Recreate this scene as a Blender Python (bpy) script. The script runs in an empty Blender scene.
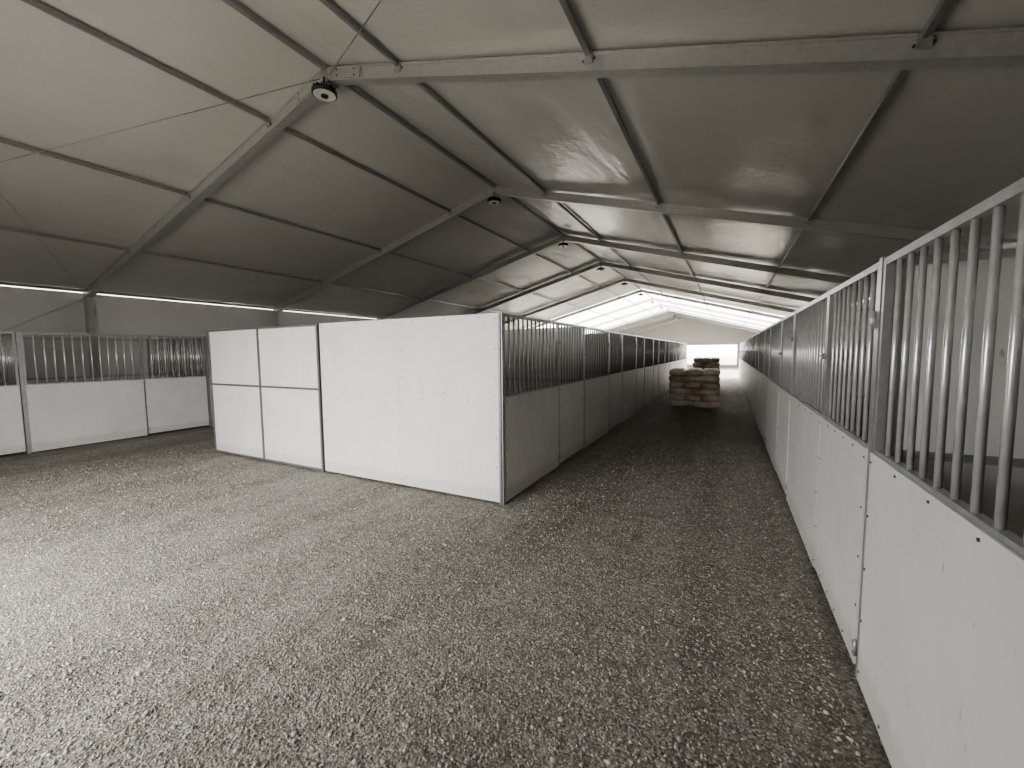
import bpy, bmesh, math, random
import numpy as np
from mathutils import Vector, Matrix
random.seed(7); rng=np.random.default_rng(7)
scene=bpy.context.scene
COL=scene.collection

# ------------------------------------------------------------ materials
def new_mat(name):
    m=bpy.data.materials.new(name); m.use_nodes=True
    nt=m.node_tree; b=nt.nodes['Principled BSDF']
    return m,nt,b
def N(nt,t,**kw):
    n=nt.nodes.new(t)
    for k,v in kw.items(): setattr(n,k,v)
    return n
def noise(nt,scale,detail=4,rough=.55,vec=None):
    n=N(nt,'ShaderNodeTexNoise'); n.inputs['Scale'].default_value=scale
    n.inputs['Detail'].default_value=detail; n.inputs['Roughness'].default_value=rough
    if vec is not None: nt.links.new(vec,n.inputs['Vector'])
    return n
def ramp(nt,src,stops):
    r=N(nt,'ShaderNodeValToRGB'); e=r.color_ramp.elements
    while len(e)<len(stops): e.new(.5)
    for i,(p,c) in enumerate(stops):
        e[i].position=p; e[i].color=(c[0],c[1],c[2],1)
    nt.links.new(src,r.inputs['Fac']); return r
def mult(nt,a,b_,f=1):
    mx=N(nt,'ShaderNodeMixRGB',blend_type='MULTIPLY'); mx.inputs[0].default_value=f
    nt.links.new(a,mx.inputs[1]); nt.links.new(b_,mx.inputs[2]); return mx.outputs[0]
def objvec(nt,scale=(1,1,1)):
    t=N(nt,'ShaderNodeTexCoord'); m=N(nt,'ShaderNodeMapping')
    m.inputs['Scale'].default_value=scale
    nt.links.new(t.outputs['Object'],m.inputs['Vector']); return m.outputs['Vector']
def bump(nt,b,src,strength,dist,prev=None):
    bp=N(nt,'ShaderNodeBump'); bp.inputs['Strength'].default_value=strength
    bp.inputs['Distance'].default_value=dist
    nt.links.new(src,bp.inputs['Height'])
    if prev is not None: nt.links.new(prev,bp.inputs['Normal'])
    nt.links.new(bp.outputs['Normal'],b.inputs['Normal']); return bp.outputs['Normal']

def metal(name,c,rough=.4,met=.8,var=.12):
    m,nt,b=new_mat(name); v=objvec(nt)
    n=noise(nt,14,5,.6,v)
    r=ramp(nt,n.outputs['Fac'],[(.3,[x*(1-var) for x in c]),(.7,[min(1,x*(1+var)) for x in c])])
    nt.links.new(r.outputs['Color'],b.inputs['Base Color'])
    b.inputs['Metallic'].default_value=met; b.inputs['Roughness'].default_value=rough
    return m
M_GALV=metal('galvanized_steel',(.46,.465,.47),.38,.5)
M_FRM=metal('panel_frame_steel',(.22,.22,.22),.45,.5)
M_BAR=metal('bar_tube_steel',(.76,.77,.78),.25,.55)
M_ALU=metal('aluminium_frame',(.54,.54,.53),.35,.35,.08)
M_PURL=metal('purlin_aluminium',(.36,.355,.35),.45,.35,.08)
M_DARK=metal('dark_steel',(.05,.05,.05),.5,.3)
M_BOLT=metal('bolt_steel',(.14,.14,.14),.5,.5)

def mk_panel():
    m,nt,b=new_mat('white_stall_board'); v=objvec(nt)
    n1=noise(nt,1.6,5,.6,v); r1=ramp(nt,n1.outputs['Fac'],[(.3,(.72,.716,.70)),(.7,(.80,.797,.785))])
    n2=noise(nt,9,8,.75,objvec(nt,(1,1,.6))); r2=ramp(nt,n2.outputs['Fac'],[(.60,(1,1,1)),(.72,(.70,.67,.62))])
    tc=N(nt,'ShaderNodeTexCoord'); sx=N(nt,'ShaderNodeSeparateXYZ'); nt.links.new(tc.outputs['Object'],sx.inputs[0])
    ad=N(nt,'ShaderNodeMath',operation='MULTIPLY_ADD'); nt.links.new(n2.outputs['Fac'],ad.inputs[0]); ad.inputs[1].default_value=-.3
    nt.links.new(sx.outputs['Z'],ad.inputs[2])
    r3=ramp(nt,ad.outputs[0],[(0.0,(.74,.70,.64)),(.06,(1,1,1))])
    c=mult(nt,r1.outputs[0],r2.outputs[0],.5); c=mult(nt,c,r3.outputs[0],.5)
    n4=noise(nt,26,4,.6,objvec(nt,(1,1,.35))); r4=ramp(nt,n4.outputs['Fac'],[(.68,(1,1,1)),(.73,(.55,.53,.50))])
    c=mult(nt,c,r4.outputs[0],.7)
    nt.links.new(c,b.inputs['Base Color']); b.inputs['Roughness'].default_value=.42
    n3=noise(nt,60,3,.5,v); bump(nt,b,n3.outputs['Fac'],.08,.002)
    return m
M_PANEL=mk_panel()

def mk_vinyl(name,base,trans=0.0,rough=.33,wr=.5):
    m,nt,b=new_mat(name)
    v=objvec(nt)
    n=noise(nt,.5,4,.5,v)
    r=ramp(nt,n.outputs['Fac'],[(.3,[x*.93 for x in base]),(.7,base)])
    nt.links.new(r.outputs[0],b.inputs['Base Color']); b.inputs['Roughness'].default_value=rough
    n1=noise(nt,1.0,3,.5,objvec(nt,(1.6,.5,1.6))); nn=bump(nt,b,n1.outputs['Fac'],wr,.08)
    n2=noise(nt,5,4,.6,objvec(nt,(1,2.5,1))); bump(nt,b,n2.outputs['Fac'],wr*.6,.014,nn)
    if trans>0:
        t=N(nt,'ShaderNodeBsdfTranslucent'); t.inputs[0].default_value=(.9,.9,.88,1)
        mx=N(nt,'ShaderNodeMixShader'); mx.inputs[0].default_value=trans
        out=[x for x in nt.nodes if x.type=='OUTPUT_MATERIAL'][0]
        nt.links.new(b.outputs[0],mx.inputs[1]); nt.links.new(t.outputs[0],mx.inputs[2]); nt.links.new(mx.outputs[0],out.inputs[0])
    return m
M_ROOF=mk_vinyl('roof_vinyl_blackout',(.72,.712,.685),0,.2,.6)
M_ROOFT=mk_vinyl('roof_vinyl_translucent',(.8,.8,.77),.6,.3)
M_WALL=mk_vinyl('wall_vinyl',(.74,.735,.715),0.03,.45,.6)

def mk_gravel(name,stone=False):
    m,nt,b=new_mat(name); v=objvec(nt)
    if stone:
        n=noise(nt,23,2,.5,v)
        r=ramp(nt,n.outputs['Fac'],[(.3,(.29,.278,.258)),(.5,(.47,.453,.42)),(.7,(.68,.66,.62))])
        nt.links.new(r.outputs[0],b.inputs['Base Color']); b.inputs['Roughness'].default_value=.85
        return m
    vo=N(nt,'ShaderNodeTexVoronoi'); vo.inputs['Scale'].default_value=75; nt.links.new(v,vo.inputs['Vector'])
    sp=N(nt,'ShaderNodeSeparateColor'); nt.links.new(vo.outputs['Color'],sp.inputs[0])
    r=ramp(nt,sp.outputs[0],[(0,(.26,.248,.225)),(.5,(.43,.413,.378)),(.85,(.54,.52,.48)),(1,(.76,.742,.70))])
    n1=noise(nt,.45,6,.6,v); r1=ramp(nt,n1.outputs['Fac'],[(.35,(.84,.82,.79)),(.65,(1.0,.99,.97))])
    n4=noise(nt,9,8,.75,v); r4=ramp(nt,n4.outputs['Fac'],[(.36,(.74,.73,.71)),(.6,(1,1,1))])
    n6=noise(nt,1.0,4,.55,objvec(nt,(1.7,.16,1))); r6=ramp(nt,n6.outputs['Fac'],[(.40,(.80,.79,.77)),(.56,(1,1,1))])
    n7=noise(nt,3.2,5,.7,v); r7=ramp(nt,n7.outputs['Fac'],[(.38,(.84,.83,.81)),(.55,(1,1,1))])
    c=mult(nt,r.outputs[0],r1.outputs[0]); c=mult(nt,c,r4.outputs[0]); c=mult(nt,c,r6.outputs[0]); c=mult(nt,c,r7.outputs[0])
    nt.links.new(c,b.inputs['Base Color']); b.inputs['Roughness'].default_value=.8
    inv=N(nt,'ShaderNodeMath',operation='SUBTRACT'); inv.inputs[0].default_value=1; nt.links.new(vo.outputs['Distance'],inv.inputs[1])
    nn=bump(nt,b,n4.outputs['Fac'],.7,.055)
    nn=bump(nt,b,inv.outputs[0],.85,.012,nn)
    n5=noise(nt,130,4,.7,v); bump(nt,b,n5.outputs['Fac'],.5,.006,nn)
    return m
M_GRAV=mk_gravel('gravel'); M_STONE=mk_gravel('gravel_stone',True)

def mk_bag():
    m,nt,b=new_mat('printed_feed_bag'); v=objvec(nt)
    n=noise(nt,3.2,3,.5,objvec(nt,(1,1,1.4)))
    r=ramp(nt,n.outputs['Fac'],[(.34,(.60,.46,.35)),(.47,(.76,.62,.50)),(.58,(.88,.82,.74))])
    nt.links.new(r.outputs[0],b.inputs['Base Color']); b.inputs['Roughness'].default_value=.4
    n2=noise(nt,12,4,.6,v); bump(nt,b,n2.outputs['Fac'],.5,.02); return m
M_BAG=mk_bag()
def mk_wood():
    m,nt,b=new_mat('pallet_wood'); n=noise(nt,6,6,.6,objvec(nt,(1,6,6)))
    r=ramp(nt,n.outputs['Fac'],[(.3,(.36,.27,.18)),(.7,(.56,.44,.31))])
    nt.links.new(r.outputs[0],b.inputs['Base Color']); b.inputs['Roughness'].default_value=.8; return m
M_WOOD=mk_wood()
m,nt,b=new_mat('lamp_lens'); M_LENS=m
n=noise(nt,8); r=ramp(nt,n.outputs['Fac'],[(.3,(.8,.8,.78)),(.7,(.9,.9,.88))]); nt.links.new(r.outputs[0],b.inputs['Base Color']); b.inputs['Roughness'].default_value=.3

# ------------------------------------------------------------ mesh builder
class MB:
    def __init__(s): s.v=[]; s.f=[]; s.m=[]; s.sm=[]; s.mats=[]; s.sx=1
    def mi(s,mat):
        if mat not in s.mats: s.mats.append(mat)
        return s.mats.index(mat)
    def box(s,x0,x1,y0,y1,z0,z1,mat):
        i=len(s.v)
        for z in(z0,z1):
            for x,y in((x0,y0),(x1,y0),(x1,y1),(x0,y1)): s.v.append((x*s.sx,y,z))
        k=s.mi(mat)
        for f in((0,3,2,1),(4,5,6,7),(0,1,5,4),(1,2,6,5),(2,3,7,6),(3,0,4,7)):
            s.f.append([i+a for a in f]); s.m.append(k); s.sm.append(False)
    def beam(s,p0,p1,w,h,mat,up=(0,0,1)):
        p0=Vector(p0);p1=Vector(p1);d=(p1-p0).normalized(); side=d.cross(Vector(up)).normalized(); u=side.cross(d).normalized()
        i=len(s.v);k=s.mi(mat)
        for p in(p0,p1):
            for a,b_ in((-1,-1),(1,-1),(1,1),(-1,1)):
                q=p+side*(a*w/2)+u*(b_*h/2); s.v.append((q.x*s.sx,q.y,q.z))
        for f in((0,3,2,1),(4,5,6,7),(0,1,5,4),(1,2,6,5),(2,3,7,6),(3,0,4,7)):
            s.f.append([i+a for a in f]); s.m.append(k); s.sm.append(False)
    def cyl(s,p0,p1,r,mat,n=10,r2=None,smooth=True):
        if r2 is None: r2=r
        p0=Vector(p0);p1=Vector(p1);d=(p1-p0).normalized()
        a=d.orthogonal().normalized(); b_=d.cross(a)
        i=len(s.v);k=s.mi(mat)
        for p,rr in((p0,r),(p1,r2)):
            for j in range(n):
                t=2*math.pi*j/n; q=p+a*(rr*math.cos(t))+b_*(rr*math.sin(t)); s.v.append((q.x*s.sx,q.y,q.z))
        for j in range(n):
            s.f.append([i+j,i+(j+1)%n,i+n+(j+1)%n,i+n+j]); s.m.append(k); s.sm.append(smooth)
        s.f.append([i+j for j in range(n)][::-1]); s.m.append(k); s.sm.append(False)
        s.f.append([i+n+j for j in range(n)]); s.m.append(k); s.sm.append(False)
    def mesh(s,name):
        me=bpy.data.meshes.new(name); me.from_pydata(s.v,[],s.f)
        for m_ in s.mats: me.materials.append(m_)
        me.polygons.foreach_set('material_index',s.m); me.polygons.foreach_set('use_smooth',s.sm)
        bm=bmesh.new(); bm.from_mesh(me); bmesh.ops.recalc_face_normals(bm,faces=bm.faces); bm.to_mesh(me); bm.free()
        me.update(); return me
def put(name,me,loc=(0,0,0),rz=0):
    o=bpy.data.objects.new(name,me); o.location=loc; o.rotation_euler=(0,0,rz); COL.objects.link(o); return o

# ------------------------------------------------------------ layout constants
CX=-5.38; HALF=9.32; XL=CX-HALF; XR=CX+HALF
ZR=5.93; ZE=3.38; SL=(ZR-ZE)/HALF
YG=-.8; Y1=59.5
SW=3.05; SH=2.25; SM=1.27
FR=[-.5+5*k for k in range(13)]
def zr(x): return ZR-SL*abs(x-CX)

mb=MB(); mb.box(-90,80,-70,150,-.3,0,M_GRAV); put('floor',mb.mesh('floor'))

mb=MB()
def roof_quad(xa,xb,ya,yb,mat):
    i=len(mb.v);k=mb.mi(mat);nx=6;ny=4;off=.135
    pts={}
    for a in range(nx+1):
        for c in range(ny+1):
            x=xa+(xb-xa)*a/nx; y=ya+(yb-ya)*c/ny
            mb.v.append((x,y,zr(x)+off)); pts[a,c]=len(mb.v)-1
    for a in range(nx):
        for c in range(ny):
            mb.f.append([pts[a,c],pts[a+1,c],pts[a+1,c+1],pts[a,c+1]]); mb.m.append(k); mb.sm.append(False)
for k in range(12):
    ya=FR[k] if k else YG-.1;yb=FR[k+1]; mat=M_ROOFT if 29<ya<44 else M_ROOF
    roof_quad(XL-.25,CX,ya,yb,mat); roof_quad(CX,XR+.25,ya,yb,mat)
put('ceiling',mb.mesh('ceiling'))

def wall_seg(mb,x,ya,yb,zt):
    mb.box(x-.006,x+.006,ya,yb,0.0,zt,M_WALL)
mb=MB(); wall_seg(mb,XL-.15,YG+.02,29.5,3.428); wall_seg(mb,XL-.15,44.5,59.3,3.428); put('wall_left',mb.mesh('wall_left'))
mb=MB(); wall_seg(mb,XR+.15,YG+.02,29.5,3.43); wall_seg(mb,XR+.15,44.5,59.3,3.43); put('wall_right',mb.mesh('wall_right'))
def gable(name,y,dx0,dx1,dz):
    mb=MB();k=mb.mi(M_WALL)
    def poly(p):
        i=len(mb.v)
        for q in p: mb.v.append((q[0],y-.006,q[1]))
        for q in p: mb.v.append((q[0],y+.006,q[1]))
        n=len(p); mb.f.append([i+j for j in range(n)]); mb.f.append([i+n+j for j in range(n)][::-1])
        for j in range(n): mb.f.append([i+j,i+(j+1)%n,i+n+(j+1)%n,i+n+j])
        for _ in range(n+2): mb.m.append(k); mb.sm.append(False)
    o=.13; xl=XL-.14; xr=XR+.14
    poly([(xl,0),(dx0,0),(dx0,dz),(xl,dz)])
    poly([(dx1,0),(xr,0),(xr,dz),(dx1,dz)])
    poly([(xl,dz),(xr,dz),(xr,zr(xr)+o),(CX,ZR+o),(xl,zr(xl)+o)])
    mb.box(dx0-.06,dx0+.06,y-.06,y+.06,0,dz,M_ALU); mb.box(dx1-.06,dx1+.06,y-.06,y+.06,0,dz,M_ALU)
    mb.box(dx0-.06,dx1+.06,y-.06,y+.06,dz,dz+.12,M_ALU)
    put(name,mb.mesh(name))
gable('wall_back',Y1-.2,-6.4,1.1,2.5)
gable('wall_front',YG,-7.4,-2.5,3.25)

# frames
def frame_mesh():
    mb=MB()
    for s in(-1,1):
        xe=CX+s*HALF
        mb.beam((CX,0,ZR),(xe,0,ZE),.11,.17,M_ALU,up=(0,0,1))
        for dz in(-.085,.085):
            mb.beam((CX,0,ZR+dz),(xe,0,ZE+dz),.14,.02,M_ALU)
        mb.box(xe-.1,xe+.1,-.06,.06,0.02,ZE,M_ALU)
        mb.box(xe-.17,xe+.17,-.15,.15,0,.02,M_GALV)
        mb.beam((CX,-.075,ZR-.0),(CX+s*.7,-.075,ZR-.0-.7*SL),.012,.14,M_ALU)
        mb.beam((CX,.075,ZR-.0),(CX+s*.7,.075,ZR-.0-.7*SL),.012,.14,M_ALU)
        mb.beam((xe,-.075,ZE),(xe-s*.6,-.075,ZE+.6*SL),.012,.14,M_ALU)
        for d in(.25,.6,8.8,9.05):
            for dz in(-.04,.04):
                x=CX+s*d; z=zr(x)+dz
                mb.cyl((x,-.09,z),(x,-.08,z),.011,M_BOLT,8)
        for d in(1.4,4.0,6.65):
            x=CX+s*d; z=zr(x)
            mb.box(x-.045,x+.045,-.080,-.055,z-.02,z+.09,M_GALV)
            for dx in(-.06,.06): mb.cyl((x+dx,-.07,z+.02),(x+dx,-.05,z+.02),.011,M_BOLT,8)
    mb.box(CX-.06,CX+.06,-.085,.085,ZR-.13,ZR+.1,M_GALV)
    return mb.mesh('tent_frame')
fm=frame_mesh()
for y in FR: put('tent_frame',fm,(0,y,0))

mb=MB()
for d in(0,1.4,4.0,6.65,9.3):
    for s in((1,) if d==0 else(-1,1)):
        x=CX+s*d; z=zr(x)+.08
        w=.08 if d==0 else .05
        for k in range(12):
            mb.box(x-w/2,x+w/2,FR[k]+.075,FR[k+1]-.075,z-.03,z+.03,M_PURL)
for k in(0,5,10):  # roof and wall bracing cables, joined into the purlin mesh
    ya,yb=FR[k]+.08,FR[k+1]-.08
    for s in(-1,1):
        xe=CX+s*(HALF-.1)
        ze=zr(xe)-.02
        mb.cyl((CX+s*.1,yb,ZR-.05),(xe,ya,ze),.007,M_GALV,6)
        mb.cyl((CX+s*.1,ya,ZR-.05),(xe,yb,ze),.007,M_GALV,6)
        mb.cyl((xe+s*.05,yb,ZE-.1),(xe+s*.05,ya,.2),.007,M_GALV,6)
        mb.cyl((xe+s*.05,ya,ZE-.1),(xe+s*.05,yb,.2),.007,M_GALV,6)
put('purlins_and_braces',mb.mesh('purlins_and_braces'))
# high bay lights at ridge
mb=MB()
mb.cyl((0,0,.14),(0,0,.02),.012,M_DARK,8)
mb.cyl((0,0,.02),(0,0,-.06),.05,M_DARK,20,r2=.12)
mb.cyl((0,0,-.06),(0,0,-.11),.175,M_DARK,32)
mb.cyl((0,0,-.112),(0,0,-.118),.155,M_LENS,32)
mb.cyl((0,0,-.118),(0,0,-.135),.05,M_DARK,20)
for j in range(14):
    a=2*math.pi*j/14
    mb.beam((.05*math.cos(a),.05*math.sin(a),-.02),(.165*math.cos(a),.165*math.sin(a),-.045),.008,.05,M_DARK)
lm=mb.mesh('high_bay_light')
for y in FR[1:-1]: put('high_bay_light',lm,(CX,y-.1,ZR-.21))

# ------------------------------------------------------------ stalls
def screws(mb,x,ys,zs):
    for y in ys:
        for z in zs: mb.cyl((x,y,z),(x-.004,y,z),.007,M_BOLT,6)
def lin(a,b,n): return [a+(b-a)*i/(n-1) for i in range(n)]
def section(mb,y0,y1,door):
    g=.008 if door else .002
    a,b=y0+g,y1-g
    t=.035
    zb=.05 if door else .02
    mb.box(.0,t,a,a+t,zb,SH,M_GALV); mb.box(.0,t,b-t,b,zb,SH,M_GALV)
    mb.box(.001,t-.001,a+t,b-t,zb,zb+t,M_GALV)
    mb.box(.001,t-.001,a+t,b-t,SM-.02,SM+.02,M_GALV)
    mb.box(.001,t-.001,a+t,b-t,SH-t,SH,M_GALV)
    mb.box(-.012,-.001,a+.012,b-.012,zb+.005,SM+.0,M_PANEL)
    screws(mb,-.012,(a+.03,b-.03),lin(zb+.06,SM-.05,5))
    screws(mb,-.012,lin(a+.03,b-.03,6)[1:-1],(zb+.04,SM-.03))
    n=max(2,round((b-a-2*t)/.128))
    for i in range(1,n):
        y=a+t+(b-a-2*t)*i/n
        mb.cyl((t/2,y,SM+.01),(t/2,y,SH-t),.0125,M_BAR,10)
    if door:
        for z in(.16,1.95):
            mb.cyl((-.014,a-.006,z-.045),(-.014,a-.006,z+.045),.009,M_GALV,8)
            mb.box(-.016,0,a-.004,a+.045,z-.014,z+.014,M_GALV)
        z=1.75
        mb.box(-.022,0,b-.09,b+.045,z-.010,z+.010,M_GALV)
        mb.cyl((-.022,b-.04,z),(-.05,b-.04,z),.006,M_GALV,8)
        mb.box(-.026,0,b+.0,b+.025,z-.025,z+.025,M_GALV)
def inner_part(mb,y,upper=True):
    t=.035
    mb.box(.06,.06+t,y-t/2,y+t/2,0.02,SH,M_GALV); mb.box(2.97,2.97+t,y-t/2,y+t/2,.02,SH,M_GALV)
    for z in(.04,SM,SH-.02): mb.box(.06+t,2.97,y-t/2,y+t/2,z-.02,z+.02,M_GALV)
    mb.box(.06+t,2.97,y-.008,y+.008,.06,SM-.02,M_PANEL)
    if upper: mb.box(.06+t,2.97,y-.006,y+.006,SM+.02,SH-.04,M_PANEL)
    else:
        for i in range(1,22): mb.cyl((.095+2.875*i/22,y,SM+.01),(.095+2.875*i/22,y,SH-.03),.0125,M_BAR,8)
def stall(sx,door_first,end,back,name,upper=True):
    mb=MB(); mb.sx=sx
    mb.box(-.005,.05,0.0,.045,0,SH+.01,M_GALV)
    if door_first: section(mb,.045,1.27,True); section(mb,1.27,SW-.004,False)
    else: section(mb,.045,1.80,False); section(mb,1.80,SW-.004,True)
    if end=='inner': inner_part(mb,.022,upper)
    elif end=='sheet':
        inner_part(mb,.03)
        mb.box(.012,.04,-.018,-.0005,.0,SH+.01,M_FRM)
        mb.box(.043,1.545,-.012,-.001,.03,SH,M_PANEL); mb.box(1.547,3.085,-.012,-.001,.03,SH,M_PANEL)
        for z in(SM-.05,SM+.03):
            for x in lin(.1,3.0,9): mb.cyl((x,-.012,z+random.uniform(-.01,.01)),(x,-.0145,z),.0085,M_BOLT,6)
        for x in(.075,1.51,1.58,3.05):
            for z in lin(.1,SH-.06,7): mb.cyl((x,-.012,z),(x,-.0145,z),.0085,M_BOLT,6)
        for x in lin(.3,2.8,6): mb.cyl((x,-.012,SH-.04),(x,-.0145,SH-.04),.0085,M_BOLT,6)
    elif end=='grid':
        t=.04
        xs=(0.02,1.50,2.975)
        for x in xs: mb.box(x-t/2+.01,x+t/2+.01,-.024,.02,.0,SH,M_FRM)
        for (xa,xb) in((xs[0]+.03,xs[1]-.01),(xs[1]+.03,xs[2]-.01)):
            for z in(.03,SM,SH-.015): mb.box(xa,xb,-.022,.018,z-.018,z+.015,M_FRM)
            mb.box(xa,xb,-.008,.008,.045,SM-.018,M_PANEL); mb.box(xa,xb,-.008,.008,SM+.015,SH-.033,M_PANEL)
    if back:
        x=3.025
        zs=(.04,SM,SH-.02)
        for z in zs: mb.box(x-.012,x+.012,.05,SW-.02,z-.02,z+.02,M_GALV)
        mb.box(x-.006,x+.006,.05,SW-.02,.06,SM-.02,M_PANEL)
        if back==2: mb.box(x-.006,x+.006,.05,SW-.02,SM+.02,SH-.04,M_PANEL)
    return mb.mesh(name)
BX=-2.30; BL=BX-6.12; RX=.68; LX=-11.45
BY=4.15
m1=stall(-1,False,'sheet',2,'stall_a'); m2=stall(-1,False,'inner',2,'stall_b')
m3=stall(1,False,'grid',0,'stall_c'); m4=stall(1,False,'inner',0,'stall_d')
m5=stall(1,True,'inner',1,'stall_e'); m6=stall(-1,False,'inner',1,'stall_f',False)
for k in range(8):
    put('horse_stall',m1 if k==0 else m2,(BX,BY+SW*k,0))
    put('horse_stall',m3 if k==0 else m4,(BL,BY+SW*k,0))
for k in range(-1,9): put('horse_stall',m5,(RX,2.73+SW*k,0))
for k in range(-1,9): put('horse_stall',m6,(LX,2.5+SW*k,0))

# ------------------------------------------------------------ pallets of bags
def bag(mb,cx,cy,cz,lx,ly,lz,rot):
    i=len(mb.v);k=mb.mi(M_BAG);nu=20;nv=9
    def sp(c,e): return math.copysign(abs(c)**e,c)
    ca,sa=math.cos(rot),math.sin(rot)
    ph=random.random()*6
    for b_ in range(nv+1):
        v=-math.pi/2+math.pi*b_/nv
        for a in range(nu):
            u=2*math.pi*a/nu
            x=lx/2*sp(math.cos(v),.45)*sp(math.cos(u),.35); y=ly/2*sp(math.cos(v),.45)*sp(math.sin(u),.35); z=lz/2*sp(math.sin(v),.6)
            w=1+.025*math.sin(5*u+ph)
            x*=w;y*=w
            mb.v.append((cx+x*ca-y*sa,cy+x*sa+y*ca,cz+z+.006*math.sin(3*u+ph)))
    for b_ in range(nv):
        for a in range(nu):
            mb.f.append([i+b_*nu+a,i+b_*nu+(a+1)%nu,i+(b_+1)*nu+(a+1)%nu,i+(b_+1)*nu+a]); mb.m.append(k); mb.sm.append(True)
def pallet(layers,name,h=.185):
    mb=MB()
    for x in(-.55,0,.55): mb.box(x-.05,x+.05,-.5,.5,.02,.11,M_WOOD)
    for j in range(7): y=-.5+j*.155; mb.box(-.62,.62,y,y+.09,.11,.13,M_WOOD)
    for j in(0,3,6): y=-.5+j*.155; mb.box(-.62,.62,y,y+.09,.0,.02,M_WOOD)
    for l in range(layers):
        z=.13+h*(l+.5)
        if l%2==0:
            for cx in(-.345,.345):
                for cy in(-.36,0,.36): bag(mb,cx+random.uniform(-.015,.015),cy,z,.71,.38,h*1.12,random.uniform(-.03,.03))
        else:
            for cx in(-.46,0,.46):
                for cy in(-.28,.28): bag(mb,cx,cy+random.uniform(-.02,.02),z,.48,.58,h*1.12,random.uniform(-.03,.03))
    return mb.mesh(name)
put('pallet_of_bags',pallet(6,'pallet_a',.185),(-.88,13.8,0),.03)
put('pallet_of_bags',pallet(7,'pallet_b',.19),(-.86,21.5,0),1.57)

# ------------------------------------------------------------ loose gravel stones (one mesh)
bm=bmesh.new(); bmesh.ops.create_icosphere(bm,subdivisions=1,radius=1); 
bv=np.array([v.co[:] for v in bm.verts]); bf=np.array([[v.index for v in f.verts] for f in bm.faces]); bm.free()
n=50000
px=rng.uniform(-9.5,.60,n*4); py=.2+9*rng.random(n*4)**1.6
dist=np.hypot(px,py); keep=(rng.random(n*4)<np.clip(2.8/dist,.05,1))&~((px<BX+.15)&(py>BY-.1)&(px>BL-.15))&~((px>.62))
px=px[keep][:n];py=py[keep][:n];n=len(px)
sz=rng.uniform(.003,.0072,n)*(1+1.2*(rng.random(n)<.12)*rng.random(n))
V=bv[None]*(sz[:,None,None]*rng.uniform(.65,1.2,(n,1,3)))*(1+rng.uniform(-.22,.22,(n,len(bv),1)))
a=rng.uniform(0,6.28,n); ca,sa=np.cos(a)[:,None],np.sin(a)[:,None]
X=V[...,0]*ca-V[...,1]*sa+px[:,None]; Y=V[...,0]*sa+V[...,1]*ca+py[:,None]; Z=V[...,2]*.8+sz[:,None]*.35
VV=np.stack([X,Y,Z],-1).reshape(-1,3); FF=(bf[None]+(np.arange(n)*len(bv))[:,None,None]).reshape(-1,3)
me=bpy.data.meshes.new('loose_gravel')
me.vertices.add(len(VV)); me.vertices.foreach_set('co',VV.astype(np.float32).ravel())
me.loops.add(len(FF)*3); me.loops.foreach_set('vertex_index',FF.astype(np.int32).ravel())
me.polygons.add(len(FF)); me.polygons.foreach_set('loop_start',np.arange(len(FF),dtype=np.int32)*3)
me.polygons.foreach_set('loop_total',np.full(len(FF),3,dtype=np.int32))
me.update(calc_edges=True); me.validate()
me.materials.append(M_STONE); put('loose_gravel',me)

# ------------------------------------------------------------ light
w=bpy.data.worlds.new('World'); scene.world=w; w.use_nodes=True
bg=w.node_tree.nodes['Background']; bg.inputs[0].default_value=(1,.992,.98,1); bg.inputs[1].default_value=10
sun=bpy.data.lights.new('sun','SUN'); sun.energy=28; sun.angle=.01; sun.color=(1,.96,.9)
so=bpy.data.objects.new('sun',sun); COL.objects.link(so)
so.rotation_euler=Vector((-.9,-.2,-.5)).to_track_quat('-Z','Y').to_euler()
def portal(loc,d,sx,sy):
    l=bpy.data.lights.new('daylight_portal','AREA'); l.shape='RECTANGLE'; l.size=sx; l.size_y=sy; l.cycles.is_portal=True
    o=bpy.data.objects.new('daylight_portal',l); COL.objects.link(o); o.location=loc
    o.rotation_euler=Vector(d).to_track_quat('-Z','Z').to_euler()
portal((-4.95,YG+.02,1.63),(0,1,0),4.9,3.25)
portal((XL-.2,37,1.7),(1,0,0),15,3.3)
portal((XR+.2,37,1.7),(-1,0,0),15,3.3)
portal((-2.65,Y1-.1,1.25),(0,-1,0),7.5,2.5)

# ------------------------------------------------------------ camera
th=math.radians(27.6); p=math.radians(4.4); r=.0088
Fh=Vector((-math.sin(th),math.cos(th),0)); Z_=Vector((0,0,1)); R=Vector((math.cos(th),math.sin(th),0))
F=Fh*math.cos(p)-Z_*math.sin(p); U=Fh*math.sin(p)+Z_*math.cos(p)
R2=R*math.cos(r)-U*math.sin(r); U2=U*math.cos(r)+R*math.sin(r)
cam=bpy.data.cameras.new('camera'); cam.sensor_width=36; cam.lens=412/1024*36; cam.clip_start=.05; cam.clip_end=500
co=bpy.data.objects.new('camera',cam); COL.objects.link(co)
M=Matrix((R2,U2,-F)).transposed().to_4x4(); M.translation=Vector((0,0,1.8)); co.matrix_world=M
scene.camera=co
try:
    scene.view_settings.view_transform='AgX'
    scene.view_settings.look='AgX - Medium High Contrast'
except Exception as e: print(e)
